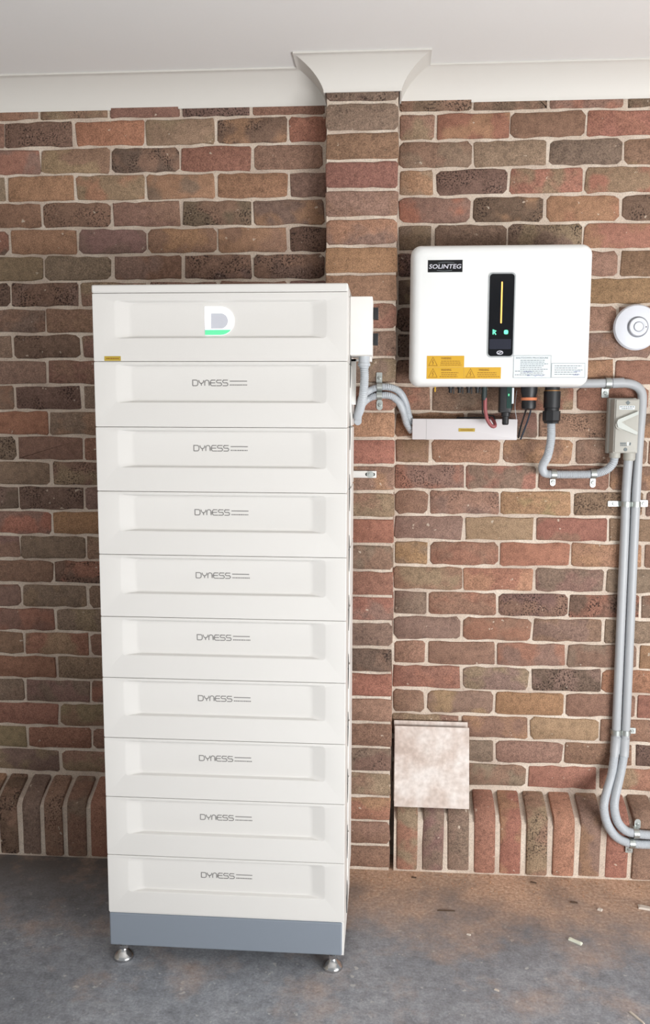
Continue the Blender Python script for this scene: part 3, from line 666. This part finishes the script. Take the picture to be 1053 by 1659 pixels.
# ------------------------------------------------------------------ pipe clamps
def clamp(label, axis, centres, r, yc, tabs, wall_y, parts=None):
    """half-round straps over pipes; axis 'x' or 'z'; tabs: (x, z, w, h, round)"""
    t = tag(empty('pipe_clamp', (centres[0][0], wall_y, centres[0][1])), label, 'clamp', 'galvanised pipe clamps')
    w2 = .0085
    for cx, cz in centres:
        m = MB(); L = []
        for k in range(13):
            a = pi*k/12; ro, ri = r+.0022, r+.0005
            if axis == 'z': pt = lambda q, d: (cx+q*cos(a), yc-q*sin(a), cz+d)
            else: pt = lambda q, d: (cx+d, yc-q*sin(a), cz+q*cos(a))
            L.append([pt(ri, -w2), pt(ro, -w2), pt(ro, w2), pt(ri, w2)])
        # legs back to the wall
        def leg(l): return [(p[0], wall_y-.001, p[2]) for p in l]
        m.loops([leg(L[0])]+L+[leg(L[-1])]); obj('strap', m, ZINC, t, 40)
    for (tx, tz, hw, hh, rd) in tabs:
        poly = rrect(tx-hw, tx+hw, tz-hh, tz+hh, min(hw, hh)*(.95 if rd else .25), 5)
        tb = obj('tab', MB().prism(poly, wall_y-.0035, wall_y-.0015), ZINC, t, 0)
        sx, sz = tx, tz
        obj('screw_head', MB().lathe((sx, wall_y-.0035, sz), (0, -1, 0), [(0, .0062), (.0018, .0058), (.003, .004)], 14), ZINC, tb)
        obj('screw_slot', MB().box(sx-.0035, sx+.0035, wall_y-.0070, wall_y-.0064, sz-.0007, sz+.0007), DARKM, tb, 0)
    return t
WY = -.0068
clamp('double pipe clamp over the two arching conduits on the brick pier', 'x', [(1.2685, 1.6592), (1.2685, 1.6318)], .0118, -.1285, [(1.2675, 1.689, .0095, .017, False), (1.2695, 1.602, .0100, .017, True)], -PD-.0005)
clamp('pipe clamp at left end of the ribbed conduit run under the inverter', 'x', [(1.852, 1.3736)], .014, -.021, [(1.8515, 1.3475, .009, .0135, True)], WY)
clamp('pipe clamp at right end of the ribbed conduit run left of the isolator', 'x', [(1.9815, 1.3763)], .014, -.021, [(1.9835, 1.3465, .009, .0165, True)], WY)
clamp('pipe clamp on the horizontal conduit right of the inverter corner', 'x', [(2.0160, 1.6752)], .0166, -.0255, [(2.0120, 1.6440, .0115, .0155, False)], WY)
clamp('double pipe clamp across both vertical conduits just below the isolator', 'z', [(2.0906, 1.277), (2.1222, 1.277)], .0148, -.0255, [(2.055, 1.276, .0190, .0090, False), (2.1520, 1.278, .0140, .0110, False)], WY)
clamp('double pipe clamp across both vertical conduits near the plinth', 'z', [(2.0912, .490), (2.1229, .490)], .0148, -.0255, [(2.1500, .490, .0110, .0100, False)], WY)
clamp('pipe clamp with a tall rounded tab on the plinth bricks, bottom right', 'x', [(2.140, .1818), (2.128, .1465)], .0150, -.1375, [(2.1490, .2060, .0100, .0180, True), (2.1250, .1160, .0120, .0120, False)], -.1175)

# ------------------------------------------------------------------ isolator switch
iso = tag(obj('isolator_switch', MB().box(2.0260, 2.1045, -.082, -.0075, 1.4490, 1.6235, .003), ISO), 'grey isolator switch box with a pointed rotary handle, right of the inverter', 'switch')
obj('back_flange', MB().box(2.0195, 2.1100, -.030, -.0076, 1.4455, 1.627, .003), ISO, iso)
obj('front_cover', MB().box(2.0300, 2.1010, -.0865, -.0820, 1.4520, 1.6205, .002), ISO, iso)
y = -.0865
obj('cover_screw', MB().prism([(2.0665+.0075*cos(a*pi/2), 1.6110+.0075*sin(a*pi/2)) for a in range(4)], y-.0015, y), INKG, iso, 0)
obj('cover_screw', MB().lathe((2.0650, y, 1.4610), (0, -1, 0), [(0, .0060), (.0015, .0055)], 12), INKG, iso)
lb = obj('switch_label', MB().box(2.0400, 2.0885, y-.0008, y, 1.5895, 1.6015), LABELW, iso, 0)
m = MB(); micro(m, 2.042, 2.086, 1.5982, .0022, y-.0012, (.003, .007)); micro(m, 2.047, 2.082, 1.5926, .0022, y-.0012, (.003, .007)); obj('small_print', m, INK, lb, 0)
hd = obj('rotary_handle', MB().prism([(2.0315, 1.5480), (2.0350, 1.5575), (2.0980, 1.5845), (2.0985, 1.5740), (2.0450, 1.5490), (2.0985, 1.5170), (2.0960, 1.5080), (2.0360, 1.5320)], y-.012, y), ISOH, iso, 0)
obj('handle_hub', MB().lathe((2.0450, y, 1.5400), (0, -1, 0), [(0, .0165), (.006, .0165), (.007, .0150)], 20), ISO, iso)
m = MB(); micro(m, 2.0475, 2.066, 1.4805, .0065, y-.0006, (.003, .005), .0012); micro(m, 2.0475, 2.068, 1.4740, .0035, y-.0006, (.003, .005), .0012); m.stroke([(2.0780, 1.4745), (2.0800, 1.4835)], .0045, y-.0006); obj('rating_print', m, INKG, iso, 0)
obj('status_window', MB().box(2.0700, 2.0740, y-.0008, y, 1.4740, 1.4850), LABELW, iso, 0)
obj('pipe_adapter', MB().lathe((2.0880, -.050, 1.4492), (0, 0, -1), [(0, .0190), (.022, .0190), (.024, .0165), (.026, .0165)], 18), ISO, iso)
obj('pipe_adapter', MB().lathe((2.0425, -.045, 1.4492), (0, 0, -1), [(0, .0178), (.016, .0178), (.018, .0160)], 18), ISO, iso)

# ------------------------------------------------------------------ smoke alarm
AC = (2.0985, -.0065, 1.8548)
al = tag(obj('smoke_alarm', MB().lathe(AC, (0, -1, 0), [(0, .0655), (.010, .0655), (.011, .0700), (.018, .0735), (.021, .0735), (.029, .0690), (.034, .0550), (.037, .040), (.0375, .036)], 48), ALARM, None, 25), 'round white smoke alarm on the wall, cut by the right edge', 'smoke alarm')
def ringm(r0, r1, d0, d1): return MB().lathe((AC[0], AC[1]-d0, AC[2]), (0, -1, 0), [(0, r0), (d1-d0, r1)], 36)
obj('vent_gap', ringm(.0335, .0335, .0345, .0388), ALARMG, al)
obj('sensor_dome', MB().lathe((AC[0], AC[1]-.037, AC[2]), (0, -1, 0), [(0, .0295), (.010, .0285), (.0115, .027), (.0118, .020), (.0106, .0185)], 36), ALARM, al)
obj('test_button_gap', ringm(.0160, .0160, .0475, .0486), ALARMG, al)
obj('test_button', MB().lathe((AC[0], AC[1]-.0480, AC[2]), (0, -1, 0), [(0, .0142), (.0025, .0135), (.0035, .008), (.0038, .003)], 28), ALARM, al)
obj('alarm_led', MB().lathe((AC[0]+.0235, AC[1]-.0486, AC[2]-.001), (0, -1, 0), [(0, .0022), (.001, .0018)], 10), INK, al)

# ------------------------------------------------------------------ tiles leaning on the wall
def tile(x0, x1, yb, zb, yt, zt, label, th=.008):
    n = Vector((0, yt-yb, zt-zb)).normalized(); p = Vector((0, n.z, -n.y))*th
    if p.y < 0: p = -p
    q = [(yb, zb), (yt, zt), (yt+p.y, zt+p.z), (yb+p.y, zb+p.z)]
    m = MB().loops([[(x0, a, b) for a, b in q], [(x1, a, b) for a, b in q]])
    return tag(obj('ceramic_tile', m, TILE, None, 0), label, 'tile', 'loose tiles on the plinth')
tile(1.3335, 1.5890, -.106, .2310, -.046, .4960, 'pale mottled ceramic tile leaning in the pier corner, front one')
tile(1.3310, 1.5860, -.0900, .2430, -.0190, .5065, 'ceramic tile mostly hidden behind the front tile, its top edge showing')

# ------------------------------------------------------------------ debris on the floor
def chip(name, label, x0, y0, x1, y1, w_, h_, mat, group='scraps on the floor'):
    a = Vector((x0, y0)); b = Vector((x1, y1)); t = (b-a).normalized(); n = Vector((-t.y, t.x))*w_/2
    j = lambda: random.uniform(-.12, .12)*w_
    q = [a+n, a-n, (a+b)/2-n*1.1, b-n*.9, b+n*.8, (a+b)/2+n]; q = [(p.x+j(), p.y+j()) for p in q]
    m = MB().loops([[(p[0], p[1], .0003) for p in q], [(p[0], p[1], h_*.7) for p in q], [((p[0]*.8+(a.x+b.x)*.1), (p[1]*.8+(a.y+b.y)*.1), h_) for p in q]])
    return tag(obj(name, m, mat, None, 0), label, 'scrap', group)
chip('plastic_offcut', 'small white plastic offcut on the grey floor right of the tower', 1.859, -.463, 1.893, -.488, .011, .006, CHIPW)
chip('plastic_offcut', 'white scrap lying by the right edge near the plinth', 2.118, -.272, 2.175, -.290, .020, .006, DEBW)
chip('plastic_offcut', 'thin white sliver on the floor at the bottom right corner', 1.955, -.775, 1.980, -.820, .006, .004, DEBW)
chip('mortar_crumb', 'pale mortar crumb near the plinth toward the right edge', 1.985, -.296, 1.997, -.304, .010, .006, DEBW)
chip('wood_splinter', 'thin dark splinter on the dusty floor below the tile', 1.472, -.343, 1.528, -.341, .004, .003, DEBR)
chip('wood_splinter', 'short dark splinter on the floor under the plinth at right', 1.905, -.262, 1.928, -.266, .005, .004, DEBR)
chip('wood_splinter', 'short dark splinter below the third plinth brick right of the tile', 1.795, -.150, 1.815, -.156, .005, .004, DEBR)
chip('wood_splinter', 'dark flake on the floor close to the pier foot', 1.395, -.150, 1.412, -.152, .006, .003, DEBR)
chip('mortar_crumb', 'small pale flake on the bare floor right of the front foot', 1.555, -.462, 1.566, -.468, .006, .004, DEBW)
chip('mortar_crumb', 'pale fleck midway between the tower and the bottom right corner', 1.608, -.712, 1.620, -.718, .006, .003, DEBW)
cr = MB(); 
for _ in range(260):
    x_ = random.uniform(1.2, 2.3); y_ = -.118-abs(random.gauss(0, .07)); s_ = random.uniform(.0008, .0026)
    cr.lathe((x_, y_, .0002), (0, 0, 1), [(0, s_), (s_*.8, s_*.7)], 5)
tag(obj('brick_crumbs', cr, simple('crumb_clay', (176, 136, 106), .95), None, 0), 'fine brick and mortar crumbs scattered along the plinth', 'crumbs', kind='stuff')
bpy.context.view_layer.update()
